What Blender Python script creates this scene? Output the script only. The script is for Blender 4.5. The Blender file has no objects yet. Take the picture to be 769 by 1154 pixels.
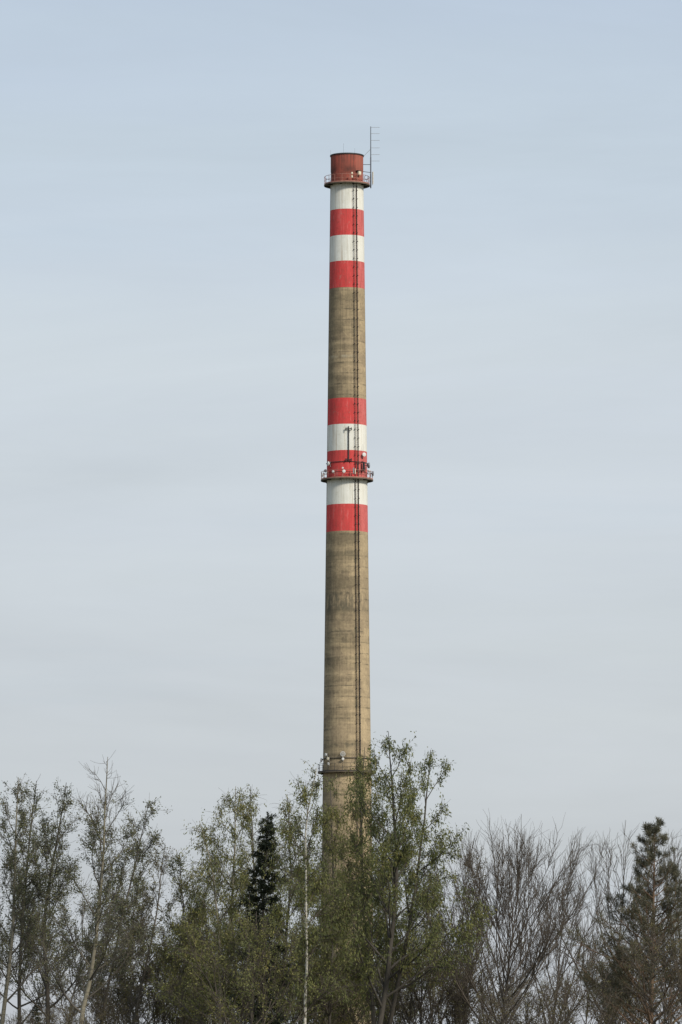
import bpy, bmesh, math, random
import numpy as np
from mathutils import Vector, Matrix

sc = bpy.context.scene
C = sc.collection
PI = math.pi

# ------------------------------------------------------------------ camera
F = 6000.0                      # focal length in photo pixels (photo 769 x 1154)
CX, CY, HOR = 384.5, 577.0, 1215.0
PITCH = math.atan((HOR - CY) / F)
CAMZ = 1.7
cam = bpy.data.cameras.new("camera")
cam.sensor_fit = 'VERTICAL'
cam.sensor_height = 24.0
cam.lens = 24.0 * F / 1154.0
cam.clip_start = 0.5
cam.clip_end = 20000.0
camo = bpy.data.objects.new("camera", cam)
C.objects.link(camo)
camo.location = (0, 0, CAMZ)
camo.rotation_euler = (PI / 2 + PITCH, 0, 0)
sc.camera = camo

# ------------------------------------------------------------------ world, sun, exposure
SUN_EL, SUN_AZ = math.radians(34), math.radians(40)      # azimuth measured from behind the camera towards its right
to_sun = Vector((math.sin(SUN_AZ) * math.cos(SUN_EL), -math.cos(SUN_AZ) * math.cos(SUN_EL), math.sin(SUN_EL)))
W = bpy.data.worlds.new("World")
sc.world = W
W.use_nodes = True
wt = W.node_tree
wt.nodes.clear()


def wn(t, **kw):
    n = wt.nodes.new(t)
    for k, v in kw.items():
        setattr(n, k, v)
    return n


wout = wn('ShaderNodeOutputWorld')
bg = wn('ShaderNodeBackground')
bg.inputs['Strength'].default_value = 0.1
wt.links.new(bg.outputs[0], wout.inputs[0])
skyt = wn('ShaderNodeTexSky', sky_type='NISHITA', sun_disc=False)
skyt.sun_elevation = SUN_EL
skyt.sun_rotation = math.atan2(to_sun.x, to_sun.y)
skyt.air_density = 1.0
skyt.dust_density = 2.0
tc = wn('ShaderNodeTexCoord')
sep = wn('ShaderNodeSeparateXYZ')
wt.links.new(tc.outputs['Generated'], sep.inputs[0])
# thin veil of cloud: pale grey near the horizon, a little bluer with height
ramp = wn('ShaderNodeValToRGB')
e = ramp.color_ramp.elements
e[0].position, e[0].color = 0.0, (5.7, 6.05, 6.45, 1)
e[1].position, e[1].color = 1.0, (5.3, 6.4, 7.8, 1)
for p, c in ((0.04, (5.95, 6.4, 6.8, 1)), (0.075, (6.3, 6.82, 7.25, 1)), (0.135, (6.5, 7.15, 7.7, 1)), (0.165, (6.05, 6.95, 7.75, 1)), (0.205, (5.5, 6.5, 7.65, 1))):
    x = e.new(p)
    x.color = c
wt.links.new(sep.outputs[2], ramp.inputs[0])
mpn = wn('ShaderNodeMapping')
mpn.inputs['Scale'].default_value = (5, 5, 32)
mpn.inputs['Rotation'].default_value = (0, 0.12, 0)
wt.links.new(tc.outputs['Generated'], mpn.inputs[0])
nz = wn('ShaderNodeTexNoise')
nz.inputs['Scale'].default_value = 1.0
nz.inputs['Detail'].default_value = 7
nz.inputs['Roughness'].default_value = 0.58
nz.inputs['Distortion'].default_value = 0.4
wt.links.new(mpn.outputs[0], nz.inputs[0])
mr = wn('ShaderNodeMapRange')
mr.inputs[1].default_value = 0.3
mr.inputs[2].default_value = 0.7
mr.inputs[3].default_value = 0.915
mr.inputs[4].default_value = 1.06
wt.links.new(nz.outputs[0], mr.inputs[0])
mulc = wn('ShaderNodeMix', data_type='RGBA', blend_type='MULTIPLY')
mulc.inputs[0].default_value = 1.0
wt.links.new(ramp.outputs[0], mulc.inputs[6])
wt.links.new(mr.outputs[0], mulc.inputs[7])
mp2 = wn('ShaderNodeMapping')
mp2.inputs['Scale'].default_value = (4, 4, 48)
mp2.inputs['Location'].default_value = (0.35, 0.2, 0.9)
wt.links.new(tc.outputs['Generated'], mp2.inputs[0])
n2 = wn('ShaderNodeTexNoise')
n2.inputs['Scale'].default_value = 1.0
n2.inputs['Detail'].default_value = 5
n2.inputs['Roughness'].default_value = 0.55
wt.links.new(mp2.outputs[0], n2.inputs[0])
r2 = wn('ShaderNodeValToRGB')
r2.color_ramp.elements[0].position, r2.color_ramp.elements[0].color = 0.34, (1.015, 1.0, 0.99, 1)
r2.color_ramp.elements[1].position, r2.color_ramp.elements[1].color = 0.74, (0.945, 0.96, 0.99, 1)
q = r2.color_ramp.elements.new(0.55)
q.color = (1.005, 0.99, 1.0, 1)
wt.links.new(n2.outputs[0], r2.inputs[0])
mul2 = wn('ShaderNodeMix', data_type='RGBA', blend_type='MULTIPLY')
mul2.inputs[0].default_value = 1.0
wt.links.new(mulc.outputs[2], mul2.inputs[6])
wt.links.new(r2.outputs[0], mul2.inputs[7])
mixs = wn('ShaderNodeMix', data_type='RGBA', blend_type='MIX')
mixs.inputs[0].default_value = 0.85
wt.links.new(skyt.outputs[0], mixs.inputs[6])
wt.links.new(mul2.outputs[2], mixs.inputs[7])
wt.links.new(mixs.outputs[2], bg.inputs[0])

sun = bpy.data.lights.new("sun", 'SUN')
sun.energy = 3.6
sun.angle = math.radians(9)
sun.color = (1.0, 0.93, 0.82)
suno = bpy.data.objects.new("sun", sun)
C.objects.link(suno)
suno.rotation_euler = (-to_sun).to_track_quat('-Z', 'Y').to_euler()
suno.location = (60, -60, 90)
sc.view_settings.view_transform = 'Standard'
sc.view_settings.look = 'None'
sc.view_settings.exposure = 0.0
sc.view_settings.gamma = 1.0
sc.view_settings.use_curve_mapping = False

# ------------------------------------------------------------------ helpers
def at(x, y, d):
    """world point seen at photo pixel (x, y), at ground distance d"""
    u, v = (x - CX) / F, (CY - y) / F
    dy = math.cos(PITCH) - v * math.sin(PITCH)
    dz = math.sin(PITCH) + v * math.cos(PITCH)
    k = d / dy
    return (u * k, d, CAMZ + dz * k)


def empty(name, loc, label=None, cat=None, group=None, parent=None):
    o = bpy.data.objects.new(name, None)
    o.empty_display_size = 0.3
    C.objects.link(o)
    o.location = loc
    tag(o, label, cat, group)
    if parent:
        o.parent = parent
    return o


def tag(o, label=None, cat=None, group=None, kind=None):
    for k, v in (('label', label), ('category', cat), ('group', group), ('kind', kind)):
        if v:
            o[k] = v
    return o


def link(name, me, parent=None, kind=None):
    o = bpy.data.objects.new(name, me)
    C.objects.link(o)
    if parent:
        o.parent = parent
    if kind:
        o['kind'] = kind
    return o


def np_mesh(name, V, Q, mat, smooth=True):
    """mesh from vertex array and quad array"""
    me = bpy.data.meshes.new(name)
    V = np.ascontiguousarray(V, dtype=np.float32)
    Q = np.ascontiguousarray(Q, dtype=np.int32)
    me.vertices.add(len(V))
    me.vertices.foreach_set('co', V.ravel())
    nq = len(Q)
    me.loops.add(nq * 4)
    me.loops.foreach_set('vertex_index', Q.ravel())
    me.polygons.add(nq)
    me.polygons.foreach_set('loop_start', np.arange(0, nq * 4, 4, dtype=np.int32))
    me.polygons.foreach_set('use_smooth', np.full(nq, smooth, dtype=bool))
    me.materials.append(mat)
    me.update(calc_edges=True)
    return me


class MB:
    """collects simple solids into one bmesh"""
    def __init__(s):
        s.bm = bmesh.new()

    def rod(s, a, b, r, sides=6, r2=None):
        a, b = Vector(a), Vector(b)
        d = b - a
        q = d.to_track_quat('Z', 'Y').to_matrix()
        r2 = r if r2 is None else r2
        ra, rb = [], []
        for k in range(sides):
            t = 2 * PI * k / sides
            off = q @ Vector((math.cos(t), math.sin(t), 0))
            ra.append(s.bm.verts.new(a + off * r))
            rb.append(s.bm.verts.new(b + off * r2))
        for k in range(sides):
            j = (k + 1) % sides
            s.bm.faces.new((ra[k], ra[j], rb[j], rb[k]))
        s.bm.faces.new(ra[::-1])
        s.bm.faces.new(rb)
        return s

    def box(s, c, size, M=None):
        M = M or Matrix.Identity(3)
        c = Vector(c)
        v = [s.bm.verts.new(c + M @ Vector((x * size[0] / 2, y * size[1] / 2, z * size[2] / 2)))
             for x in (-1, 1) for y in (-1, 1) for z in (-1, 1)]
        for f in ((0, 1, 3, 2), (4, 6, 7, 5), (0, 4, 5, 1), (2, 3, 7, 6), (0, 2, 6, 4), (1, 5, 7, 3)):
            s.bm.faces.new([v[i] for i in f])
        return s

    def lathe(s, prof, sides=24, M=None, o=(0, 0, 0), closed=False, a0=0, a1=2 * PI):
        """prof: (radius, height) pairs about local Z of matrix M"""
        M = M or Matrix.Identity(3)
        o = Vector(o)
        full = abs(a1 - a0 - 2 * PI) < 1e-6
        n = sides if full else sides + 1
        rings = []
        for r, z in prof:
            if r < 1e-6:
                rings.append([s.bm.verts.new(o + M @ Vector((0, 0, z)))])
            else:
                rings.append([s.bm.verts.new(o + M @ Vector((r * math.cos(a0 + (a1 - a0) * k / sides), r * math.sin(a0 + (a1 - a0) * k / sides), z))) for k in range(n)])
        prs = list(zip(rings, rings[1:]))
        if closed:
            prs.append((rings[-1], rings[0]))
        for A, B in prs:
            for k in range(sides):
                j = (k + 1) % n
                if len(A) == 1 and len(B) == 1:
                    continue
                if len(A) == 1:
                    s.bm.faces.new((A[0], B[j], B[k]))
                elif len(B) == 1:
                    s.bm.faces.new((A[k], A[j], B[0]))
                else:
                    s.bm.faces.new((A[k], A[j], B[j], B[k]))
        return s

    def ring(s, R, z, r, sides=64, cs=6, a0=0, a1=2 * PI):
        prof = [(R + r * math.cos(2 * PI * k / cs), z + r * math.sin(2 * PI * k / cs)) for k in range(cs)]
        return s.lathe(prof, sides, closed=True, a0=a0, a1=a1)

    def build(s, name, mat, parent=None, smooth=False, kind=None):
        bmesh.ops.recalc_face_normals(s.bm, faces=s.bm.faces)
        me = bpy.data.meshes.new(name)
        s.bm.to_mesh(me)
        s.bm.free()
        me.materials.append(mat)
        if smooth:
            me.polygons.foreach_set('use_smooth', [True] * len(me.polygons))
            me.set_sharp_from_angle(angle=math.radians(40))
        return link(name, me, parent, kind)


# ------------------------------------------------------------------ materials
class NT:
    def __init__(s, name):
        s.m = bpy.data.materials.new(name)
        s.m.use_nodes = True
        s.t = s.m.node_tree
        s.b = s.t.nodes['Principled BSDF']
        s.out = s.t.nodes['Material Output']

    def n(s, typ, ins=None, **kw):
        n = s.t.nodes.new(typ)
        for k, v in kw.items():
            setattr(n, k, v)
        for k, v in (ins or {}).items():
            s.put(n.inputs[k], v)
        return n

    def put(s, inp, v):
        if isinstance(v, bpy.types.NodeSocket):
            s.t.links.new(v, inp)
        else:
            if isinstance(v, tuple) and len(v) == 3 and inp.type == 'RGBA':
                v = (*v, 1)
            inp.default_value = v

    def math(s, op, a, b=0.0, c=None, clamp=False):
        n = s.n('ShaderNodeMath', {0: a, 1: b}, operation=op, use_clamp=clamp)
        if c is not None:
            s.put(n.inputs[2], c)
        return n.outputs[0]

    def mix(s, f, a, b, blend='MIX'):
        n = s.n('ShaderNodeMix', data_type='RGBA', blend_type=blend)
        s.put(n.inputs[0], f)
        s.put(n.inputs[6], a)
        s.put(n.inputs[7], b)
        return n.outputs[2]

    def rng(s, v, a, b, c=0.0, d=1.0, smooth=False):
        n = s.n('ShaderNodeMapRange', {0: v, 1: a, 2: b, 3: c, 4: d})
        if smooth:
            n.interpolation_type = 'SMOOTHSTEP'
        return n.outputs[0]

    def obj(s, scale=(1, 1, 1)):
        t = s.n('ShaderNodeTexCoord')
        m = s.n('ShaderNodeMapping', {0: t.outputs['Object'], 'Scale': scale})
        return m.outputs[0]

    def noise(s, vec, scale, detail=3, rough=0.5):
        return s.n('ShaderNodeTexNoise', {'Vector': vec, 'Scale': scale, 'Detail': detail, 'Roughness': rough}).outputs[0]

    def xyz(s, vec):
        return s.n('ShaderNodeSeparateXYZ', {0: vec}).outputs

    def done(s, col, rough=0.85, bump=None, bd=0.05, bs=0.4, metal=0.0, spec=0.3):
        s.put(s.b.inputs['Base Color'], col)
        s.put(s.b.inputs['Roughness'], rough)
        s.b.inputs['Metallic'].default_value = metal
        s.b.inputs['Specular IOR Level'].default_value = spec
        if bump is not None:
            bn = s.n('ShaderNodeBump', {'Strength': bs, 'Distance': bd, 'Height': bump})
            s.t.links.new(bn.outputs[0], s.b.inputs['Normal'])
        return s.m


def plain(name, col, rough=0.7, var=0.25, scale=8.0, metal=0.0):
    t = NT(name)
    f = t.noise(t.obj(), scale, 4, 0.6)
    a = tuple(c * (1 - var) for c in col)
    b = tuple(c * (1 + var) for c in col)
    return t.done(t.mix(t.rng(f, 0.3, 0.7), a, b), rough, metal=metal)


def leaf_mat(name, cols, trans=0.35):
    t = NT(name)
    g = t.n('ShaderNodeNewGeometry')
    r = t.n('ShaderNodeValToRGB', {0: g.outputs['Random Per Island']})
    el = r.color_ramp.elements
    el[0].color = (*cols[0], 1)
    el[1].color = (*cols[-1], 1)
    for k, c in enumerate(cols[1:-1]):
        q = el.new((k + 1) / (len(cols) - 1))
        q.color = (*c, 1)
    f = t.noise(t.obj(), 0.9, 2)
    col = t.mix(1.0, r.outputs[0], t.n('ShaderNodeCombineColor', {0: t.rng(f, 0.3, 0.7, 0.8, 1.25), 1: t.rng(f, 0.3, 0.7, 0.85, 1.15), 2: t.rng(f, 0.3, 0.7, 1.0, 1.0)}).outputs[0], 'MULTIPLY')
    t.done(col, 0.6, spec=0.25)
    tr = t.n('ShaderNodeBsdfTranslucent', {0: col})
    mx = t.n('ShaderNodeMixShader', {0: trans, 1: t.b.outputs[0], 2: tr.outputs[0]})
    t.t.links.new(mx.outputs[0], t.out.inputs[0])
    return t.m


def bark_mat(name, a, b, marks=0.0, mark=(0.03, 0.028, 0.025)):
    t = NT(name)
    v = t.obj((6, 6, 1.4))
    f = t.noise(v, 2.0, 5, 0.65)
    col = t.mix(t.rng(f, 0.3, 0.7), a, b)
    if marks:
        w = t.obj((1.5, 1.5, 9))
        k = t.noise(w, 1.3, 3, 0.6)
        col = t.mix(t.math('MULTIPLY', t.rng(k, 0.56, 0.63), marks), col, mark)
    return t.done(col, 0.9, f, 0.02, 0.6)


M = {}
M['leaf_olive'] = leaf_mat('leaf_olive', [(0.086, 0.095, 0.036), (0.135, 0.147, 0.052), (0.185, 0.192, 0.066), (0.21, 0.194, 0.078)], 0.4)
M['leaf_green'] = leaf_mat('leaf_green', [(0.078, 0.094, 0.036), (0.126, 0.146, 0.052), (0.175, 0.192, 0.066), (0.205, 0.194, 0.076)], 0.4)
M['leaf_grey'] = leaf_mat('leaf_grey', [(0.074, 0.082, 0.048), (0.105, 0.114, 0.060), (0.135, 0.145, 0.068), (0.135, 0.122, 0.070)], 0.3)
M['leaf_brown'] = leaf_mat('leaf_brown', [(0.080, 0.070, 0.038), (0.105, 0.094, 0.046), (0.125, 0.120, 0.048), (0.110, 0.090, 0.052)], 0.3)
M['needle_spruce'] = leaf_mat('needle_spruce', [(0.015, 0.021, 0.011), (0.023, 0.031, 0.015), (0.036, 0.046, 0.021)], 0.05)
M['needle_pine'] = leaf_mat('needle_pine', [(0.064, 0.066, 0.042), (0.096, 0.095, 0.058), (0.130, 0.120, 0.076)], 0.1)
M['bark_grey'] = bark_mat('bark_grey', (0.068, 0.060, 0.050), (0.128, 0.114, 0.093))
M['bark_dark'] = bark_mat('bark_dark', (0.042, 0.037, 0.031), (0.078, 0.069, 0.057))
M['bark_pale'] = bark_mat('bark_pale', (0.15, 0.135, 0.10), (0.25, 0.228, 0.17), 0.6, (0.08, 0.075, 0.06))
M['bark_birch'] = bark_mat('bark_birch', (0.30, 0.285, 0.24), (0.50, 0.48, 0.42), 0.9)
M['bark_pine'] = bark_mat('bark_pine', (0.12, 0.078, 0.05), (0.20, 0.135, 0.09))
M['twig_brown'] = bark_mat('twig_brown', (0.055, 0.046, 0.037), (0.105, 0.088, 0.070))
M['steel_dark'] = plain('steel_dark', (0.035, 0.032, 0.032), 0.6)
M['steel_rust'] = plain('steel_rust', (0.10, 0.058, 0.04), 0.85, 0.4, 3)
M['deck_steel'] = plain('deck_steel', (0.105, 0.085, 0.062), 0.85, 0.35, 2)
M['steel_zinc'] = plain('steel_zinc', (0.30, 0.31, 0.32), 0.5, 0.15)
M['steel_mast'] = plain('steel_mast', (0.11, 0.125, 0.15), 0.5, 0.15)
M['rail_red'] = plain('rail_red', (0.33, 0.15, 0.115), 0.6, 0.3, 3)
M['white_plastic'] = plain('white_plastic', (0.60, 0.60, 0.58), 0.6, 0.06)
M['cream_plastic'] = plain('cream_plastic', (0.62, 0.56, 0.42), 0.5, 0.1)
M['grey_plastic'] = plain('grey_plastic', (0.20, 0.21, 0.23), 0.5, 0.1)
M['black_plastic'] = plain('black_plastic', (0.03, 0.03, 0.032), 0.5, 0.1)

# ------------------------------------------------------------------ the chimney: measures
D = 735.0
AX = (391.3 - CX) / F * D          # axis x
MPX = D / F                        # metres per photo pixel, near enough


def zat(y, r=0.0):
    return at(CX, y, D - r)[2]


def mpp(z):
    return (D * math.cos(PITCH) + (z - CAMZ) * math.sin(PITCH)) / F


def width_px(y):
    return 37.4 + (y - 215) * 0.0258


def rad_y(y):
    return width_px(y) * mpp(zat(y)) / 2


_z0, _z1 = zat(215), zat(920)
_r0, _r1 = rad_y(215), rad_y(920)


def rad(z):
    return _r0 + (_r1 - _r0) * (z - _z0) / (_z1 - _z0)


def zf(y):
    """height of the front of the shaft seen at photo row y"""
    return zat(y, rad(zat(y)))


LAD = math.radians(27.5)           # azimuth of the ladder, from the side facing the camera


def cyl(a, r, z):
    return (r * math.sin(a), -r * math.cos(a), z)


def shaft_mat(name, base, kind):
    t = NT(name)
    co = t.obj()
    x, y, z = t.xyz(co)
    ny = t.math('MULTIPLY', y, -1.0)
    az = t.math('ARCTAN2', x, ny)
    # vertical streaks, lift rings, blotches, speckle
    cyc = t.n('ShaderNodeCombineXYZ', {0: t.math('MULTIPLY', t.math('SINE', az), 9.0), 1: t.math('MULTIPLY', t.math('COSINE', az), 9.0), 2: t.math('MULTIPLY', z, 0.10)}).outputs[0]
    streak = t.noise(cyc, 1.6, 5, 0.6)
    zz = t.n('ShaderNodeCombineXYZ', {0: t.math('MULTIPLY', t.math('SINE', az), 0.35), 1: t.math('MULTIPLY', t.math('COSINE', az), 0.35), 2: t.math('MULTIPLY', z, 1.0)}).outputs[0]
    rings = t.noise(zz, 0.45, 4, 0.6)
    blot = t.noise(co, 0.5, 5, 0.62)
    speck = t.noise(co, 3.2, 4, 0.75)
    # washed clean to the right of the ladder
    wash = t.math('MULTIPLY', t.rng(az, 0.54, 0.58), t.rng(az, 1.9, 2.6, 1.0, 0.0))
    if kind == 'concrete':
        dirt_and_tone = t.math('ADD', t.math('MULTIPLY', t.rng(rings, 0.42, 0.60), 0.7), t.math('MULTIPLY', t.rng(streak, 0.38, 0.68), 0.42))
        dirt_and_tone = t.math('ADD', dirt_and_tone, t.math('MULTIPLY', t.rng(blot, 0.42, 0.66), 0.35))
        dirt_and_tone = t.math('ADD', dirt_and_tone, t.math('MULTIPLY', t.rng(t.noise(t.n('ShaderNodeCombineXYZ', {0: t.math('MULTIPLY', az, 0.5), 1: 0.0, 2: z}).outputs[0], 1.1, 5, 0.7), 0.45, 0.62), 0.30))
        dirt_and_tone = t.math('ADD', dirt_and_tone, t.math('MULTIPLY', t.rng(z, zf(750), zf(700), -0.45, 1, True), 0.30))
        dirt_and_tone = t.math('SUBTRACT', dirt_and_tone, 0.24)
        left_tone = t.math('MULTIPLY', t.rng(az, -0.5, -1.3, 0, 0.3, True), t.rng(az, -2.8, -2.0, 0, 1))  # concrete colour gets darker round towards the left edge
        dirt_and_tone = t.math('ADD', dirt_and_tone, left_tone)
        dirt_and_tone = t.math('MULTIPLY', dirt_and_tone, t.rng(wash, 0, 1, 1.0, 0.32), clamp=True)
        col = t.mix(dirt_and_tone, base, (0.195, 0.157, 0.100))
        # a band of worn dark marks and a short stained joint
        blkv = t.noise(t.n('ShaderNodeCombineXYZ', {0: t.math('MULTIPLY', az, 7.0), 1: 0.0, 2: t.math('MULTIPLY', z, 0.55)}).outputs[0], 1.0, 4, 0.65)
        warp = t.math('MULTIPLY', t.math('SUBTRACT', t.noise(t.obj((1.2, 1.2, 0.5)), 1.0, 4, 0.7), 0.5), 1.1)
        zw = t.math('ADD', z, warp)
        zb0, zb1 = zf(692), zf(667)
        band = t.math('MULTIPLY', t.rng(zw, zb0, zb0 + 0.9), t.rng(zw, zb1 - 0.4, zb1, 1, 0))
        m1 = t.math('MULTIPLY', t.math('MULTIPLY', band, t.rng(blkv, 0.43, 0.53)), t.rng(speck, 0.35, 0.6, 0.4, 0.95))
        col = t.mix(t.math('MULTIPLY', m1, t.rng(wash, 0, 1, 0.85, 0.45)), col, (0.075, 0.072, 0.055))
        for yy, th, k in ((668, 0.16, 0.7), (839, 0.22, 0.75), (623, 0.3, 0.4), (641, 0.3, 0.4), (401, 0.12, -0.5), (715, 0.9, 0.4), (741, 0.12, 0.45), (779, 0.25, 0.3), (810, 0.12, 0.3), (365, 0.12, 0.3), (382, 0.12, 0.3), (425, 0.2, 0.3)):
            z0 = zf(yy)
            ln = t.math('MULTIPLY', t.rng(zw if th > 0.13 else z, z0 - th - 0.25, z0 - th * 0.4), t.rng(zw if th > 0.13 else z, z0 + th * 0.6, z0 + th + 0.12, 1, 0))
            ln = t.math('MULTIPLY', t.math('MULTIPLY', ln, t.rng(t.noise(t.obj((1.3, 1.3, 0.6)), 1.5, 5, 0.7), 0.42, 0.62)), t.rng(az, 0.30, 0.5, 1.0, 0.25))
            col = t.mix(t.math('MULTIPLY', ln, abs(k)), col, (0.075, 0.072, 0.055) if k > 0 else (0.40, 0.37, 0.28))
        col = t.mix(1.0, col, t.n('ShaderNodeCombineColor', {0: t.rng(speck, 0.28, 0.72, 0.78, 1.22), 1: t.rng(speck, 0.28, 0.72, 0.78, 1.22), 2: t.rng(speck, 0.28, 0.72, 0.80, 1.20)}).outputs[0], 'MULTIPLY')
        jz = t.math('ABSOLUTE', t.math('SUBTRACT', t.math('FRACT', t.math('DIVIDE', t.math('ADD', z, t.math('MULTIPLY', warp, 0.12)), 1.5)), 0.5))
        jn = t.rng(t.noise(t.obj((0.5, 0.5, 0.35)), 1.0, 4, 0.7), 0.45, 0.65)
        col = t.mix(t.math('MULTIPLY', t.math('MULTIPLY', t.rng(jz, 0.42, 0.48), jn), 0.8), col, (0.10, 0.088, 0.062))
        pat = t.xyz(t.n('ShaderNodeTexVoronoi', {'Vector': t.n('ShaderNodeCombineXYZ', {0: t.math('MULTIPLY', az, 1.9), 1: 0.0, 2: t.math('DIVIDE', z, 1.5)}).outputs[0], 'Scale': 1.0}, distance='CHEBYCHEV').outputs['Color'])[0]
        col = t.mix(1.0, col, t.n('ShaderNodeCombineColor', {0: t.rng(pat, 0, 1, 0.84, 1.13), 1: t.rng(pat, 0, 1, 0.84, 1.13), 2: t.rng(pat, 0, 1, 0.86, 1.11)}).outputs[0], 'MULTIPLY')
        # green run-off beside the ladder brackets
        gr = t.math('MULTIPLY', t.math('MULTIPLY', t.rng(az, 0.30, 0.40), t.rng(az, 0.42, 0.52, 1, 0)), t.rng(t.noise(t.obj((0.1, 0.1, 1)), 0.5, 2), 0.55, 0.68))
        col = t.mix(t.math('MULTIPLY', gr, 0.55), col, (0.075, 0.095, 0.062))
        seam = t.math('POWER', t.math('ABSOLUTE', t.math('COSINE', t.math('MULTIPLY', az, 9.0))), 300.0)
        col = t.mix(t.math('MULTIPLY', seam, 0.3), col, (0.10, 0.09, 0.06))
    elif kind == 'red':
        pan = t.xyz(t.n('ShaderNodeTexVoronoi', {'Vector': t.n('ShaderNodeCombineXYZ', {0: t.math('MULTIPLY', az, 2.2), 1: 0.0, 2: t.math('MULTIPLY', z, 0.05)}).outputs[0], 'Scale': 1.0}, distance='CHEBYCHEV').outputs['Color'])[0]
        f = t.math('ADD', t.math('MULTIPLY', pan, 0.5), t.math('MULTIPLY', t.rng(streak, 0.3, 0.7), 0.5))
        col = t.mix(f, base, tuple(min(1, a * b) for a, b in zip(base, (1.06, 1.7, 1.6))))
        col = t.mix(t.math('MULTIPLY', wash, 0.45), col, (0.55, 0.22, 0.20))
        col = t.mix(t.math('MULTIPLY', t.rng(speck, 0.52, 0.70), 0.6), col, (0.24, 0.05, 0.045))
        run = t.noise(t.n('ShaderNodeCombineXYZ', {0: t.math('MULTIPLY', az, 5.0), 1: 0.0, 2: t.math('MULTIPLY', z, 0.25)}).outputs[0], 1.3, 6, 0.68)
        col = t.mix(t.math('MULTIPLY', t.rng(run, 0.50, 0.68), 0.55), col, (0.26, 0.06, 0.05))
        col = t.mix(t.math('MULTIPLY', t.rng(run, 0.46, 0.34), 0.45), col, (0.60, 0.22, 0.20))
        col = t.mix(t.math('MULTIPLY', t.rng(t.noise(co, 1.6, 6, 0.75), 0.60, 0.70), 0.4), col, (0.50, 0.33, 0.27))
    elif kind == 'white':
        f = t.rng(t.math('ADD', t.math('MULTIPLY', streak, 0.6), t.math('MULTIPLY', blot, 0.4)), 0.36, 0.66)
        col = t.mix(f, base, (0.57, 0.565, 0.50))
        rs = t.noise(t.n('ShaderNodeCombineXYZ', {0: t.math('MULTIPLY', az, 6.0), 1: 0.0, 2: t.math('MULTIPLY', z, 0.06)}).outputs[0], 1.4, 4, 0.6)
        col = t.mix(t.math('MULTIPLY', t.rng(rs, 0.54, 0.70), 0.55), col, (0.32, 0.22, 0.13))
        col = t.mix(t.math('MULTIPLY', t.rng(t.noise(co, 1.8, 6, 0.75), 0.55, 0.70), 0.5), col, (0.42, 0.40, 0.31))
        col = t.mix(t.math('MULTIPLY', t.rng(t.noise(t.n('ShaderNodeCombineXYZ', {0: t.math('MULTIPLY', az, 4.0), 1: 3.0, 2: t.math('MULTIPLY', z, 0.2)}).outputs[0], 1.3, 6, 0.65), 0.52, 0.70), 0.5), col, (0.44, 0.43, 0.36))
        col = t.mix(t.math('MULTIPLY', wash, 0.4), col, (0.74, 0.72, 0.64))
    else:   # the rusty head
        f = t.math('ADD', t.math('MULTIPLY', t.rng(blot, 0.35, 0.65), 0.6), t.math('MULTIPLY', t.rng(streak, 0.35, 0.65), 0.4))
        col = t.mix(f, base, (0.15, 0.060, 0.045))
        zt = zf(172)
        soot = t.math('MULTIPLY', t.rng(z, zt - 2.6, zt - 0.2), t.rng(streak, 0.35, 0.7))
        col = t.mix(t.math('MULTIPLY', soot, 0.6), col, (0.06, 0.042, 0.038))
        zb = zf(191)
        rb = t.math('MULTIPLY', t.rng(t.math('ABSOLUTE', t.math('SUBTRACT', z, zb)), 0.15, 0.75, 1, 0), t.rng(blot, 0.3, 0.6))
        col = t.mix(t.math('MULTIPLY', rb, 0.6), col, (0.055, 0.032, 0.028))
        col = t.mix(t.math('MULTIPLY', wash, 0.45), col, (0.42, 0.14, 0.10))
    h = t.math('ADD', t.math('MULTIPLY', speck, 0.6), t.math('MULTIPLY', rings, 0.6))
    return t.done(col, 0.88, h, 0.06, 0.35, spec=0.2)


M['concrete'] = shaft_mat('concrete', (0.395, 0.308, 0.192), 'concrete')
M['paint_red'] = shaft_mat('paint_red', (0.52, 0.046, 0.046), 'red')
M['paint_white'] = shaft_mat('paint_white', (0.72, 0.725, 0.68), 'white')
M['head_rust'] = shaft_mat('head_rust', (0.37, 0.092, 0.066), 'head')

# ------------------------------------------------------------------ ground
def ground():
    t = NT('dry_grass')
    co = t.obj()
    a = t.noise(co, 0.05, 5)
    b = t.noise(co, 2.0, 4, 0.7)
    col = t.mix(t.rng(a, 0.35, 0.65), (0.095, 0.095, 0.045), (0.15, 0.13, 0.075))
    col = t.mix(t.rng(b, 0.4, 0.7, 0, 0.6), col, (0.06, 0.055, 0.03))
    m = t.done(col, 0.95, b, 0.1, 0.6)
    xs = np.concatenate([[-9000, -4000, -2000, -1000, -500], np.linspace(-200, 200, 41), [500, 1000, 2000, 4000, 9000]])
    ys = np.concatenate([[-2000, -500, -100], np.linspace(-20, 380, 61), [450, 550, 650, 735, 900, 1500, 3000, 6000, 12000]])
    X, Y = np.meshgrid(xs, ys)
    Z = 0.18 * np.sin(X * 0.11 + 1.3) * np.sin(Y * 0.083) + 0.10 * np.sin(X * 0.31 + Y * 0.23)
    Z = Z * np.exp(-((Y - 230) / 120) ** 2) - 0.04
    V = np.stack([X, Y, Z], -1).reshape(-1, 3)
    ny, nx = X.shape
    i = np.arange(ny - 1)[:, None] * nx + np.arange(nx - 1)[None, :]
    Q = np.stack([i, i + 1, i + nx + 1, i + nx], -1).reshape(-1, 4)
    o = link('ground', np_mesh('ground', V, Q, m))
    tag(o, 'dry grassy ground the trees and the chimney stand on', None, None, 'structure')


ground()

# ------------------------------------------------------------------ the chimney
chim = empty('chimney', (AX, D, 0), 'tall concrete factory chimney with red and white bands and three railed galleries', 'chimney')


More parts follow.
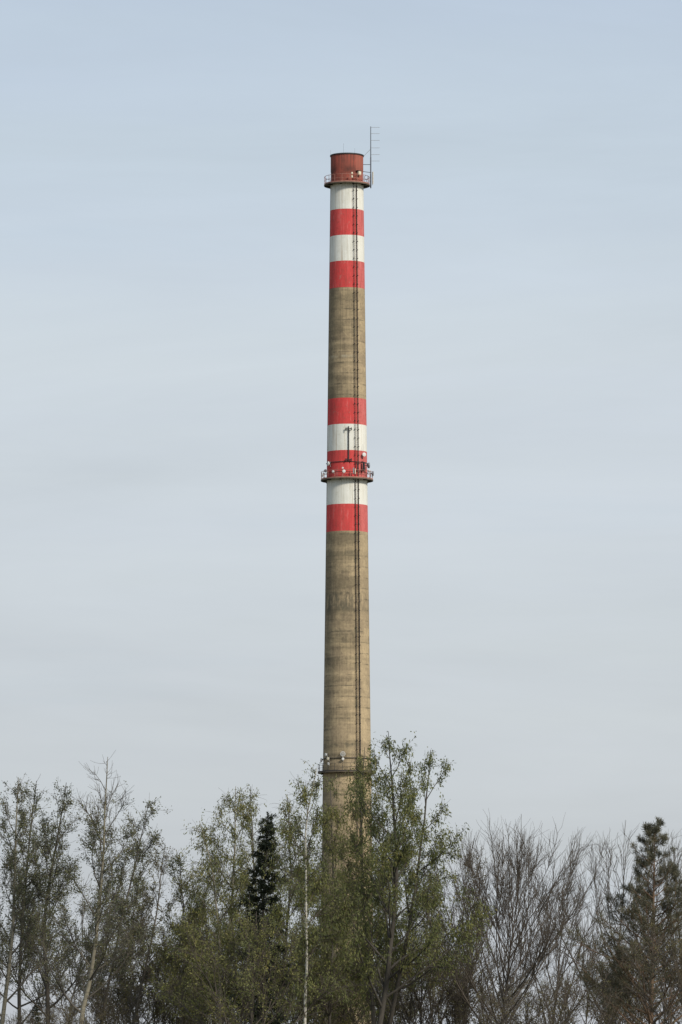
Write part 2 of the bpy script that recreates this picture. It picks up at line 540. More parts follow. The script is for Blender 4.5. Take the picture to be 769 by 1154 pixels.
def section(name, z0, z1, mat, n=2, sides=96):
    prof = [(rad(z0 + (z1 - z0) * k / n), z0 + (z1 - z0) * k / n) for k in range(n + 1)]
    return MB().lathe(prof, sides).build(name, mat, chim, True)


B = [zf(v) for v in (207, 235, 264.5, 293.5, 323.5, 448, 477.5, 507, 538.5, 567.5, 598)]
zt, z_up, z_mid, z_low = zf(172), zf(205.5), zf(538.5), zf(869)
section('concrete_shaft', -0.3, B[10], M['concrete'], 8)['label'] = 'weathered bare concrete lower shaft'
section('red_band', B[10], B[9], M['paint_red'])
section('white_band', B[9], B[8], M['paint_white'])
section('red_band', B[8], B[7], M['paint_red'])
section('white_band', B[7], B[6], M['paint_white'])
section('red_band', B[6], B[5], M['paint_red'])
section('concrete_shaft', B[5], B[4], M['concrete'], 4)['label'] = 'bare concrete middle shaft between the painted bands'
section('red_band', B[4], B[3], M['paint_red'])
section('white_band', B[3], B[2], M['paint_white'])
section('red_band', B[2], B[1], M['paint_red'])
section('white_band', B[1], z_up, M['paint_white'])
rt = rad(z_up)
rc = 18.35 * mpp(zt)
head = MB().lathe([(rt, z_up), (rc * 0.985, z_up + 0.02), (rc * 0.985, z_up + 1.7), (rc, z_up + 1.85), (rc, zt - 0.18)], 96).build('chimney_head', M['head_rust'], chim, True)
MB().lathe([(rc, zt - 0.18), (rc + 0.09, zt - 0.18), (rc + 0.10, zt - 0.02), (rc + 0.06, zt), (rc - 0.35, zt), (rc - 0.35, zt - 5.0)], 96).build('rim', M['steel_dark'], chim, True)
for k, a in enumerate((-82, -12, 28)):
    p = cyl(math.radians(a), rc + 0.03, zt - 0.3)
    MB().rod(p, (p[0], p[1], zt + (1.3 if k == 1 else 0.7)), 0.009, 4).build('lightning_rod', M['steel_dark'], chim)


def gallery(z, R, rail_mat, posts, h=1.1):
    g = empty('gallery', (0, 0, 0), parent=chim)
    r = rad(z)
    MB().lathe([(r - 0.02, z), (R, z), (R, z - 0.15), (R - 0.05, z - 0.15), (R - 0.05, z - 0.07), (r - 0.02, z - 0.07)], 96).build('deck', M['deck_steel'], g, True)
    for k in range(posts // 2):
        a = 2 * PI * (k + 0.5) / (posts // 2)
        M3 = Matrix.Rotation(a, 3, 'Z')
        p = cyl(a, (R + r) / 2 - 0.02, z - 0.15)
        MB().box(p, (0.08, R - r - 0.1, 0.16), M3).build('support_beam', M['steel_dark'], g)
    MB().ring(R - 0.06, z + h, 0.03, 72).build('handrail', rail_mat, g, True)
    MB().ring(R - 0.06, z + h * 0.52, 0.022, 72).build('middle_rail', rail_mat, g, True)
    MB().lathe([(R - 0.03, z + 0.005), (R - 0.03, z + 0.14), (R - 0.045, z + 0.14), (R - 0.045, z + 0.005)], 72, closed=True).build('toe_board', rail_mat, g)
    for k in range(posts):
        a = 2 * PI * k / posts + 0.13
        p = cyl(a, R - 0.06, z)
        MB().rod(p, (p[0], p[1], z + h), 0.03, 5).build('railing_post', rail_mat, g)
    return g


R_UP, R_MID, R_LOW = 25.9 * mpp(z_up), 29.6 * mpp(z_mid), 33.0 * mpp(z_low)
gallery(z_up, R_UP, M['rail_red'], 18)
gallery(z_mid, R_MID, M['rail_red'], 20)
gallery(z_low, R_LOW, M['steel_dark'], 22)

# ladder: two rails, rungs, wall brackets; and the cables that climb beside it
lad = empty('ladder', (0, 0, 0), parent=chim)
zl0, zl1 = 3.0, z_up + 1.1


def lp(z, off, tang=0.0):
    r = rad(z) + off
    c = cyl(LAD, r, z)
    return (c[0] + tang * math.cos(LAD), c[1] + tang * math.sin(LAD), z)


for sgn in (-1, 1):
    MB().rod(lp(zl0, 0.17, 0.25 * sgn), lp(zl1, 0.17, 0.25 * sgn), 0.036, 5).build('ladder_rail', M['steel_dark'], lad)
mb = MB()
z = zl0 + 0.2
while z < zl1:
    mb.rod(lp(z, 0.17, -0.25), lp(z, 0.17, 0.25), 0.018, 4)
    z += 0.3
mb.build('rungs', M['steel_rust'], lad, kind='stuff')
mb = MB()
z = zl0 + 0.5
while z < zl1 - 1:
    for sgn in (-1, 1):
        mb.rod(lp(z, -0.05, 0.27 * sgn), lp(z, 0.22, 0.27 * sgn), 0.045, 4)
        mb.rod(lp(z, 0.20, 0.17 * sgn), lp(z, 0.20, 0.36 * sgn), 0.055, 4)
    z += 1.2
mb.build('wall_brackets', M['steel_dark'], lad, kind='stuff')


def riser(name, a_deg, za, zb, r, mat):
    a = math.radians(a_deg)
    MB().rod(cyl(a, rad(za) + r, za), cyl(a, rad(zb) + r, zb), r, 6).build(name, mat, chim)


riser('cable', 33.2, 2.0, z_mid + 1.5, 0.065, M['steel_dark'])
riser('cable', 34.0, z_mid + 1.6, z_up - 0.4, 0.035, M['steel_rust'])
riser('cable', 22.5, 2.0, z_mid - 0.4, 0.03, M['steel_rust'])
riser('lightning_conductor', -80.0, 1.0, z_up - 0.4, 0.02, M['steel_dark'])
# cable hoops round the shaft above the two lower galleries
zh = zf(520)
MB().ring(rad(zh) + 0.06, zh, 0.05, 96).build('cable_hoop', M['steel_dark'], chim, True)
zh2 = zf(854)
MB().ring(rad(zh2) + 0.07, zh2, 0.06, 96).build('cable_hoop', M['steel_dark'], chim, True)
zh3 = zf(531)
MB().ring(rad(zh3) + 0.03, zh3, 0.022, 96).build('cable_hoop', M['steel_rust'], chim, True)

# ------------------------------------------------------------------ aerials on the chimney (each a thing of its own)
def on(x, y, R):
    """azimuth and height (chimney coordinates) of a thing at radius R seen at photo pixel (x, y)"""
    s = (x - 391.3) * mpp(zat(y)) / R
    a = math.asin(max(-1, min(1, s)))
    return a, at(CX, y, D - R * math.cos(a))[2]


def dish(x, y, R, dia, face, mat, label, fix='wall', back=False):
    """drum dish aerial on a short pole; face = compass offset of its axis from the camera side, degrees"""
    a, z = on(x, y, R)
    p = cyl(a, R, z)
    t = empty('dish_antenna', (AX + p[0], D + p[1], z), label, 'antenna', 'dish antennas on the chimney')
    f = math.radians(face)
    zx = Vector((math.sin(f), -math.cos(f), 0))
    up = Vector((0, 0, 1))
    xx = up.cross(zx).normalized()
    R3 = Matrix((xx, up, zx)).transposed()
    r = dia / 2
    prof = [(0, -0.42 * r), (0.35 * r, -0.40 * r), (0.8 * r, -0.12 * r), (r, 0.05 * r), (r, 0.38 * r)]
    MB().lathe(prof, 20, R3).build('reflector', M['grey_plastic'] if mat != 'white_plastic' else M['white_plastic'], t, True)
    MB().lathe([(r * 1.0, 0.38 * r), (0.985 * r, 0.42 * r), (0.6 * r, 0.52 * r), (0, 0.56 * r)], 20, R3).build('radome', M[mat], t, True)
    back_pt = zx * (-0.45 * r)
    inw = Vector((-math.sin(a), math.cos(a), 0))
    pole = back_pt + inw * 0.12
    MB().rod(pole + up * (-r * 0.9 - 0.15), pole + up * (r * 0.9), 0.04, 6).build('mounting_pole', M['steel_zinc'], t)
    m = MB()
    m.rod(back_pt * 0.8, pole, 0.05, 6)
    if fix == 'wall':
        gap = R - rad(z)
        m.rod(pole, pole + inw * max(gap + 0.05, 0.25), 0.035, 6)
    m.build('bracket', M['steel_dark'], t)
    return t


def panel(x, y0, y1, R, w, mat, label, name='panel_antenna', group='panel antennas on the chimney', arm=True):
    a, zc = on(x, (y0 + y1) / 2, R)
    h = abs(zat(y0) - zat(y1))
    p = cyl(a, R, zc)
    t = empty(name, (AX + p[0], D + p[1], zc), label, 'antenna', group)
    R3 = Matrix.Rotation(a, 3, 'Z')
    b = MB().box((0, 0, 0), (w, w * 0.6, h), R3)
    bmesh.ops.bevel(b.bm, geom=b.bm.edges[:], offset=w * 0.12, segments=2, affect='EDGES')
    b.build('radome', M[mat], t)
    q = R3 @ Vector((0, w * 0.6, 0))
    MB().rod((q.x, q.y, -h * 0.6), (q.x, q.y, h * 0.5), 0.035, 6).build('mounting_pole', M['steel_zinc'], t)
    m = MB()
    for s in (-0.3, 0.3):
        m.rod((q.x * 0.4, q.y * 0.4, s * h), (q.x, q.y, s * h), 0.03, 5)
    if arm:
        e_ = R3 @ Vector((0, R - rad(zc) + 0.05, 0))
        m.rod((q.x, q.y, -0.3 * h), (e_.x, e_.y, -0.3 * h), 0.035, 5)
    m.build('bracket', M['steel_dark'], t)
    return t


RM = R_MID - 0.06
rmw = rad(z_mid)
dish(387.9, 531, RM + .15, 0.44, 5, 'white_plastic', 'round white dish at the front of the middle gallery rail', 'rail')
dish(386.6, 527.3, RM + .12, 0.26, -10, 'white_plastic', 'tiny white dish just above the round front dish of the middle gallery', 'rail')
dish(375.8, 531.3, RM + .12, 0.34, -25, 'white_plastic', 'small pale dish on the middle gallery rail, left of its round front dish', 'rail')
dish(370.7, 522.5, rmw + .3, 0.62, -70, 'white_plastic', 'white dish on the shaft edge above the left end of the middle gallery')
dish(410.3, 512.3, rmw + .35, 0.56, 28, 'white_plastic', 'white dish on the shaft right of the ladder, top of the middle gallery group')
dish(415.2, 524.5, rmw + .75, 0.80, 100, 'grey_plastic', 'large grey dish sticking out right of the shaft above the middle gallery')
dish(364.0, 535.0, RM + .05, 0.50, -75, 'white_plastic', 'lower white dish at the left end of the middle gallery rail', 'rail')
dish(367.3, 530.6, RM - .15, 0.46, -40, 'grey_plastic', 'grey dish raised at the left end of the middle gallery rail', 'rail')
dish(420.0, 533.6, RM + .05, 0.66, 80, 'grey_plastic', 'grey dish tilted outward at the right end of the middle gallery rail', 'rail')
dish(416.2, 531.0, RM - .2, 0.40, 45, 'white_plastic', 'small white dish inside the right end of the middle gallery rail', 'rail')
panel(398.5, 527, 533.5, RM, 0.17, 'grey_plastic', 'grey upright panel antenna on the middle gallery rail left of the ladder', arm=False)
panel(400.6, 528, 534, RM, 0.12, 'cream_plastic', 'thin pale panel antenna on the middle gallery rail by the ladder', arm=False)
panel(410.2, 520.5, 530.5, rmw + .5, 0.30, 'black_plastic', 'black panel antenna on the shaft right of the ladder above the middle gallery')
dish(370.2, 855, rad(zh2) + .3, 0.42, -30, 'cream_plastic', 'cream dish on the lower cable hoop, upper of the two at left')
dish(370.4, 860.6, rad(zh2) + .3, 0.34, -20, 'white_plastic', 'small pale dish right under the cream dish above the lower gallery')
dish(367.6, 850.5, rad(zh2) + .3, 0.44, -60, 'white_plastic', 'white dish up on the left shaft edge above the lower cable hoop')
dish(362.6, 856.6, rad(zh2) + .5, 0.60, -95, 'grey_plastic', 'grey dish jutting out left of the shaft above the lower gallery')
dish(386.8, 855.2, rad(zh2) + .3, 0.36, 0, 'white_plastic', 'small white dish at the middle of the lower cable hoop')
panel(423.3, 853, 866, R_LOW + .08, 0.22, 'cream_plastic', 'cream panel antenna at the right rail of the lower gallery behind leaves', arm=False)
panel(426.6, 855, 867, R_LOW + .05, 0.18, 'grey_plastic', 'grey panel antenna at the far right of the lower gallery rail', arm=False)
panel(420.6, 193.5, 207.5, R_UP + 0.45, 0.16, 'cream_plastic', 'cream stick antenna beside the tall mast foot at the upper gallery', arm=False)

# grid dish of bars
a, z = on(386.6, 849.5, rad(zh2) + .35)
p = cyl(a, rad(zh2) + .35, z)
t = empty('grid_antenna', (AX + p[0], D + p[1], z), 'white wire grid dish standing above the middle of the lower cable hoop', 'antenna')
m = MB()
for k in range(7):
    x = -0.3 + 0.1 * k
    hh = math.sqrt(max(0.02, 0.34 ** 2 - x * x))
    m.rod((x, -x * x * .4, -hh), (x, -x * x * .4, hh), 0.022, 5)
m.build('grid', M['white_plastic'], t, kind='stuff')
MB().lathe([(0.33, -0.02), (0.36, -0.02), (0.36, 0.02), (0.33, 0.02)], 20, Matrix.Rotation(PI / 2, 3, 'X'), closed=True).build('hoop', M['white_plastic'], t)
MB().rod((0, 0.12, -0.75), (0, 0.12, 0.4), 0.03, 6).build('mounting_pole', M['steel_zinc'], t)
MB().rod((0, 0, 0), (0, 0.5, 0), 0.03, 6).build('bracket', M['steel_dark'], t)

# dark upright pole with cross arms on the white band above the middle gallery
a, z = on(393.2, 500, rmw + 0.3)
p = cyl(a, rmw + 0.15, 0)
za, zb = zf(480.5), zf(519.5)
t = empty('antenna_mast', (AX + p[0], D + p[1], zb), 'dark upright pole with short cross arms on the white band above the middle gallery', 'mast')
hm = za - zb
MB().rod((0, 0, 0), (0, 0.10, hm), 0.075, 8).build('pole', M['steel_dark'], t, True)
for zz_ in (0.18, hm - 0.35):
    MB().rod((-0.46, 0, zz_), (0.46, 0, zz_), 0.06, 6).build('cross_arm', M['steel_dark'], t)
    for s in (-1, 1):
        MB().rod((0.42 * s, -0.02, zz_ - 0.02), (0.42 * s, 0.26, zz_ - 0.02), 0.05, 6).build('wall_bracket', M['steel_dark'], t)
        MB().rod((0.36 * s, -0.10, zz_ - 0.22), (0.36 * s, -0.10, zz_ + 0.16), 0.07, 6).build('clamp', M['steel_dark'], t)
# thin whip
a, z = on(409.3, 510, rmw + 0.3)
p = cyl(a, rmw + 0.3, 0)
t = empty('whip_antenna', (AX + p[0], D + p[1], zf(521)), 'thin dark whip antenna on the shaft right of the ladder', 'antenna')
MB().rod((0, 0, 0), (0, 0, zf(500) - zf(521)), 0.022, 5, 0.012).build('whip', M['steel_dark'], t)
MB().rod((0, 0, 0.2), (-0.30 * math.sin(a) * 1.3, 0.30 * math.cos(a) * 1.3, 0.2), 0.03, 5).build('bracket', M['steel_dark'], t)

# equipment frame with the black panel: a small steel frame on the shaft
a, z = on(406.5, 525.5, rmw + 0.35)
m = MB()
zlo, zhi = zf(530), zf(520.5)
for aa in (a - 0.16, a + 0.2):
    m.rod(cyl(aa, rmw + .3, zlo), cyl(aa, rmw + .3, zhi), 0.05, 5)
for zz_ in (zlo, zhi):
    m.rod(cyl(a - 0.17, rmw + .3, zz_), cyl(a + 0.21, rmw + .3, zz_), 0.045, 5)
    for aa in (a - 0.16, a + 0.2):
        m.rod(cyl(aa, rmw + .3, zz_), cyl(aa, rmw - .05, zz_), 0.04, 5)
m.build('antenna_support', M['steel_dark'], chim)

# tall mast with six dipoles at the chimney top
xm = (418.1 - 391.3) * mpp(zt)
zb, za = zf(209), zat(142.5)
t = empty('dipole_mast', (AX + xm, D, zb), 'tall thin grey mast with a row of six short dipoles right of the chimney top', 'antenna')
hm = za - zb
MB().rod((0, 0, 0), (0, 0, hm * 0.5), 0.09, 8).build('lower_pole', M['steel_mast'], t, True)
MB().rod((0, 0, hm * 0.5), (0, 0, hm), 0.075, 8, 0.055).build('upper_pole', M['steel_mast'], t, True)
for yy in (143.5, 150.5, 158.2, 166.6, 174.2, 181.4):
    zz_ = zat(yy) - zb
    MB().rod((0, 0, zz_), (1.25, 0, zz_), 0.026, 5).build('dipole', M['steel_zinc'], t)
for yy, rr in ((185.5, rc), (194.5, rc)):
    zz_ = zat(yy) - zb
    MB().rod((0, 0, zz_), (rr - xm - 0.03, 0, zz_ + (0.15 if yy > 190 else 0)), 0.04, 5).build('bracket', M['steel_dark'], t)
MB().rod((0, 0, zat(168) - zb), (rc - xm, 0, zat(176.5) - zb), 0.032, 5).build('stay', M['steel_zinc'], t)
MB().rod((0, 0, 0.25), (R_UP - xm - 0.1, 0, 0.25), 0.05, 5).build('bracket', M['steel_dark'], t)

# box and two small lamps on the chimney head, a round loop at the right rail
a, z = on(405.2, 195.2, rc + .25)
p = cyl(a, rc + .25, z)
t = empty('equipment_box', (AX + p[0], D + p[1], z), 'cream box hung on the rusty chimney head above the upper gallery', 'box')
R3 = Matrix.Rotation(a, 3, 'Z')
b = MB().box((0, 0, 0), (0.48, 0.3, 0.55), R3)
bmesh.ops.bevel(b.bm, geom=b.bm.edges[:], offset=0.03, segments=2, affect='EDGES')
b.build('housing', M['cream_plastic'], t)
b = MB()
q = R3 @ Vector((-0.06, 0.1, 0))
b.box((q.x, q.y, 0.33), (0.75, 0.5, 0.07), R3).build('rain_hood', M['steel_dark'], t)
q = R3 @ Vector((0, 0.26, 0))
MB().rod((0, 0, 0), (q.x, q.y, 0), 0.05, 6).build('bracket', M['steel_dark'], t)
for yy, lab in ((195.2, 'small cream obstruction lamp on the chimney head, upper of the pair left of the box'), (199.0, 'small cream obstruction lamp on the chimney head, lower of the pair left of the box')):
    a, z = on(396.9, yy, R_UP - 0.1)
    p = cyl(a, R_UP - 0.1, z)
    t = empty('obstruction_lamp', (AX + p[0], D + p[1], z), lab, 'lamp', 'obstruction lamps on the upper gallery')
    MB().lathe([(0, -0.16), (0.11, -0.15), (0.11, -0.04), (0.13, -0.03), (0.12, 0.1), (0.07, 0.17), (0, 0.19)], 14).build('lamp_glass', M['cream_plastic'], t, True)
    MB().rod((0.0, 0.02, -0.5 if yy < 197 else -0.35), (0, 0.02, -0.15), 0.03, 6).build('lamp_post', M['steel_rust'], t)
a, z = on(413.2, 200, R_UP - 0.1)
p = cyl(a, R_UP - 0.1, z)
t = empty('loop_antenna', (AX + p[0], D + p[1], z), 'dark round loop antenna on the right rail of the upper gallery', 'antenna')
MB().lathe([(0.26, -0.025), (0.31, -0.025), (0.31, 0.025), (0.26, 0.025)], 24, Matrix.Rotation(PI / 2, 3, 'X'), closed=True).build('loop', M['steel_dark'], t, True)
MB().rod((0, 0, -0.65), (0, 0, -0.28), 0.03, 6).build('stand', M['steel_dark'], t)

# ------------------------------------------------------------------ trees: growth in arrays
def unit(v):
    return v / np.maximum(np.linalg.norm(v, axis=-1, keepdims=True), 1e-9)


def grow(start, d, L, n, wander, up, rng):
    """N branches at once: start (N,3), d (N,3), L (N,) -> points (N,n+1,3)"""
    p = start.copy()
    d = unit(d)
    out = [p.copy()]
    upv = np.array([0, 0, 1.0])
    for i in range(n):
        d = unit(d + rng.normal(0, wander, d.shape) + upv * (up / n))
        p = p + d * (L / n)[:, None]
        out.append(p.copy())
    return np.stack(out, 1)


def sample(P, idx, t):
    n = P.shape[1] - 1
    f = np.clip(t, 0, 0.9999) * n
    i = f.astype(int)
    w = (f - i)[:, None]
    a, b = P[idx, i], P[idx, i + 1]
    return a * (1 - w) + b * w, unit(b - a)


def spread(tang, ang, azim):
    ref = np.where(np.abs(tang[:, 2:3]) > 0.95, np.array([[1.0, 0, 0]]), np.array([[0, 0, 1.0]]))
    u = unit(np.cross(tang, ref))
    v = np.cross(tang, u)
    return unit(tang * np.cos(ang)[:, None] + (u * np.cos(azim)[:, None] + v * np.sin(azim)[:, None]) * np.sin(ang)[:, None])


def tubes(P, R, sides):
    """P (N,m,3), R (N,m) -> verts, quads"""
    N, m, _ = P.shape
    T = np.empty_like(P)
    T[:, 1:-1] = P[:, 2:] - P[:, :-2]
    T[:, 0] = P[:, 1] - P[:, 0]
    T[:, -1] = P[:, -1] - P[:, -2]
    T = unit(T)
    mean = unit(P[:, -1] - P[:, 0])
    ref = np.where(np.abs(mean[:, 2:3]) > 0.8, np.array([[1.0, 0.13, 0]]), np.array([[0.1, 0, 1.0]]))
    U = unit(np.cross(T, ref[:, None, :]))
    Vv = np.cross(T, U)
    k = np.arange(sides) * 2 * PI / sides
    ring = U[:, :, None, :] * np.cos(k)[None, None, :, None] + Vv[:, :, None, :] * np.sin(k)[None, None, :, None]
    V = P[:, :, None, :] + ring * R[:, :, None, None]
    base = (np.arange(N) * m * sides)[:, None, None] + (np.arange(m - 1) * sides)[None, :, None]
    kk = np.arange(sides)[None, None, :]
    k2 = (kk + 1) % sides
    Q = np.stack([base + kk, base + k2, base + sides + k2, base + sides + kk], -1)
    return V.reshape(-1, 3), Q.reshape(-1, 4)


def join(lst):
    V, Q, o = [], [], 0
    for v, q in lst:
        V.append(v)
        Q.append(q + o)
        o += len(v)
    return np.concatenate(V), np.concatenate(Q)


def leaves(c, l, w, axis, rng):
    """one folded-diamond quad per leaf; c (N,3), l, w (N,), axis (N,3)"""
    nrm = unit(rng.normal(0, 1, c.shape))
    side = unit(np.cross(axis, nrm))
    V = np.stack([c, c + axis * (l * 0.45)[:, None] + side * (w / 2)[:, None], c + axis * l[:, None], c + axis * (l * 0.45)[:, None] - side * (w / 2)[:, None]], 1)
    Q = np.arange(len(c) * 4).reshape(-1, 4)
    return V.reshape(-1, 3), Q


def taper(r0, r1, m, p=1.0):
    t = np.linspace(0, 1, m)[None, :]
    return r0[:, None] * (1 - t ** p) + r1[:, None] * t ** p


def trunk_line(pts, d, rng, n=16, wig=0.04):
    """pts: photo pixels from foot to tip, at distance d; returns points (n+1,3) from the ground up"""
    W3 = np.array([at(x, y, d) for x, y in pts])
    if W3[0, 2] > 0.05:
        s = (W3[1] - W3[0])
        foot = W3[0] - s * (W3[0, 2] / max(s[2], 0.3)) * 0.7
        foot[2] = -0.15
        W3 = np.vstack([foot, W3])
    seg = np.r_[0, np.cumsum(np.linalg.norm(np.diff(W3, axis=0), axis=1))]
    s = np.linspace(0, seg[-1], n + 1)
    P = np.stack([np.interp(s, seg, W3[:, k]) for k in range(3)], 1)
    for _ in range(2):
        P[1:-1] = 0.25 * P[:-2] + 0.5 * P[1:-1] + 0.25 * P[2:]
    g = np.cumsum(rng.normal(0, wig, (n + 1, 2)), 0)
    g -= np.linspace(0, 1, n + 1)[:, None] * g[-1]
    g -= g[0]
    P[:, 1] += g[:, 0] * 2.0
    P[:, 0] += g[:, 1] * 0.7
    return P


def tree(name, label, pts, d, seed, bark, leaf=None, r0=0.10, n1=20, t=(0.25, 0.98), ang=(50, 30), len1=lambda t: 2.5 * (1 - t) + 0.5, up1=0.5,
         n2=9, ang2=38, rel2=0.42, up2=0.3, n3=6, ang3=35, len3=0.45, up3=0.1, nl=9000, lsize=(0.09, 0.055), lspread=0.07, droop=0.5,
         lz=(0, 99), limb_bark=None, cat='tree', group=None, wan=0.10, limb='limb', rmin=0.0065, aim=None, azim=None, rtop=0.012, ldens=None, rk=1.0, rp=0.85, wander=None, lmul=0.98, dome=0.0, over=None):
    wan1 = wander or wan
    rng = np.random.default_rng(seed)
    P0 = trunk_line(pts, d, rng)
    foot = P0[0].copy()
    foot[2] = 0
    P0 = P0 - foot
    root = empty(name, tuple(foot), label, cat, group)
    bm_, lb_ = M[bark], M[limb_bark or bark]
    m = len(P0)
    tt = np.linspace(0, 1, m)
    R0 = r0 * (1 - tt) ** rp + rtop
    R0[0] *= 1.25
    V, Q = tubes(P0[None], R0[None], 9)
    link('trunk', np_mesh('trunk', V, Q, bm_), root)
    # first order
    T1 = np.sort(t[0] + (t[1] - t[0]) * (np.arange(n1) + rng.random(n1)) / n1)
    s, tg = sample(P0[None], np.zeros(n1, int), T1)
    A = np.radians(ang[0] + (ang[1] - ang[0]) * (T1 - t[0]) / (t[1] - t[0])) * rng.uniform(0.75, 1.25, n1)
    az = (np.arange(n1) * 2.39996 + rng.normal(0, 0.4, n1)) if azim is None else azim(rng, n1)
    L1 = np.array([len1(q) for q in T1]) * rng.uniform(0.75, 1.2, n1)
    D1 = spread(tg, A, az)
    P1 = grow(s, D1, L1, 8, wan1, up1, rng)
    H = P0[-1, 2] - (0.22 if leaf and nl > 3000 else 0.70) if over is None else P0[-1, 2] + over
    end = P1[:, -1]
    far = np.hypot(end[:, 0] - P0[-1, 0], end[:, 1] - P0[-1, 1])
    cap = H * (1 - dome * (far / 3.0) ** 2) * rng.uniform(0.955, 1.005, n1)
    f = np.clip((cap - s[:, 2]) / np.maximum(end[:, 2] - s[:, 2], 0.05), 0.12, 1.0)
    P1 = s[:, None, :] + (P1 - s[:, None, :]) * f[:, None, None]
    L1 = L1 * f
    rr = np.interp(T1, tt, R0)
    r1 = np.minimum(rr * 0.75, (0.010 + 0.0105 * L1) * rk)
    # second order
    k2 = np.maximum(2, (n2 * L1 / L1.mean()).round().astype(int))
    i2 = np.repeat(np.arange(n1), k2)
    t2 = rng.uniform(0.15, 1.0, len(i2)) ** 0.8
    s, tg = sample(P1, i2, t2)
    L2 = np.maximum(0.25, rel2 * L1[i2] * (1.15 - 0.75 * t2)) * rng.uniform(0.6, 1.25, len(i2))
    P2 = grow(s, spread(tg, np.radians(ang2) * rng.uniform(0.6, 1.4, len(i2)), rng.uniform(0, 2 * PI, len(i2))), L2, 5, wan, up2, rng)
    r2 = np.minimum(r1[i2] * 0.7, (0.0075 + 0.006 * L2) * rk)
    # twigs, on second-order branches and on limb ends
    k3 = np.maximum(1, (n3 * L2 / L2.mean()).round().astype(int))
    j3 = np.repeat(np.arange(len(i2)), k3)
    t3 = rng.uniform(0.15, 1.0, len(j3))
    s, tg = sample(P2, j3, t3)
    L3 = len3 * rng.uniform(0.5, 1.4, len(j3))
    P3 = grow(s, spread(tg, np.radians(ang3) * rng.uniform(0.5, 1.5, len(j3)), rng.uniform(0, 2 * PI, len(j3))), L3, 3, wan, up3, rng)
    i3 = i2[j3]
    for k in range(n1):
        b2, b3 = i2 == k, i3 == k
        parts = [tubes(P1[k:k + 1], taper(r1[k:k + 1], np.array([rmin]), 9, 0.8), 5), tubes(P2[b2], taper(r2[b2], np.full(b2.sum(), rmin * 0.9), 6), 4)]
        if b3.any():
            n_ = int(b3.sum())
            parts.append(tubes(P3[b3], taper(np.full(n_, rmin), np.full(n_, rmin * 0.6), 4), 3))
        V, Q = join(parts)
        link(limb, np_mesh(limb, V, Q, lb_), root)
    if leaf and nl:
        # leaf clusters on twigs and branch ends
        nc = int(nl * lmul) // 6
        j = rng.integers(0, len(P3), nc)
        q = rng.uniform(0.2, 1.0, nc)
        c, tg = sample(P3, j, q)
        n2_ = nc // 2
        jj = rng.integers(0, len(P2), n2_)
        c2, tg2 = sample(P2, jj, rng.uniform(0.15, 1.0, n2_))
        c, tg = np.concatenate([c, c2]), np.concatenate([tg, tg2])
        ztop = P0[-1, 2]
        keep = (c[:, 2] > lz[0]) & (c[:, 2] < lz[1])
        if ldens is None:
            ldens = lambda h: min(1.0, (0.42 if droop > 0.8 else 0.25) + max(0.0, h - 0.30) * 2.4)
        if ldens:
            keep &= rng.random(len(c)) < np.array([ldens(v) for v in c[:, 2] / ztop])
        c, tg = c[keep], tg[keep]
        c = np.repeat(c, 6, 0) + rng.normal(0, lspread, (len(c) * 6, 3)) * np.array([1, 1, 1.2 + 0.8 * (droop > 0.8)])
        tg = np.repeat(tg, 6, 0)
        ax = unit(tg * 0.5 + rng.normal(0, 0.55, tg.shape) + np.array([0, 0, -droop]))
        l = lsize[0] * rng.uniform(0.5, 1.5, len(c))
        w = lsize[1] * rng.uniform(0.7, 1.3, len(c))
        V, Q = leaves(c, l, w, ax, rng)
        link('crown', np_mesh('crown', V, Q, M[leaf], False), root)
    return root


def dup(root, loc, rz, sx=1.0, label=None, group=None):
    r = root.copy()
    C.objects.link(r)
    r.location = loc
    r.rotation_euler = (0, 0, rz)
    r.scale = (sx, sx, sx)
    if label:
        r['label'] = label
    if group:
        r['group'] = group
    for ch in list(root.children):
        c = ch.copy()
        C.objects.link(c)
        c.parent = r
        for g in ch.children:
            q = g.copy()
            C.objects.link(q)
            q.parent = c
    return r


# ------------------------------------------------------------------ the trees, from left to right
LEFT = dict(leaf='leaf_grey', ang=(58, 30), up1=0.75, up2=0.5, up3=0.3, droop=0.2, lsize=(0.085, 0.048), lspread=0.07, ang2=42, ang3=40, n2=12, rel2=0.42, n3=5, rmin=0.0075, t=(0.26, 0.985), len3=0.55, lmul=1.05)
TG = 'leafing trees in front of the chimney'
t_a = tree('aspen_tree', 'pale trunked aspen in young grey leaf at the far left edge', [(3, 1154), (12, 1080), (18, 980), (22, 876)], 236, 11, 'bark_pale', r0=0.115, n1=24,
           len1=lambda t: 4.4 * (1 - t) ** 0.9 + 0.6, nl=9500, limb_bark='bark_grey', group=TG, **LEFT)
t_b = tree('aspen_tree', 'dark stemmed aspen behind the pale aspen at the left edge', [(22, 1154), (21, 1060), (30, 960), (42, 880)], 252, 12, 'bark_dark', r0=0.11, n1=22,
           len1=lambda t: 4.4 * (1 - t) ** 0.9 + 0.6, nl=9000, limb_bark='bark_dark', group=TG, **LEFT)
t_c = tree('aspen_tree', 'dark forked aspen between the pale left edge aspen and the leaning bare topped one', [(54, 1154), (50, 1040), (55, 985), (66, 925), (73, 882)], 242, 13, 'bark_dark', r0=0.13, n1=24,
           len1=lambda t: 4.8 * (1 - t) ** 0.9 + 0.6, nl=10000, limb_bark='bark_dark', group=TG, **LEFT)
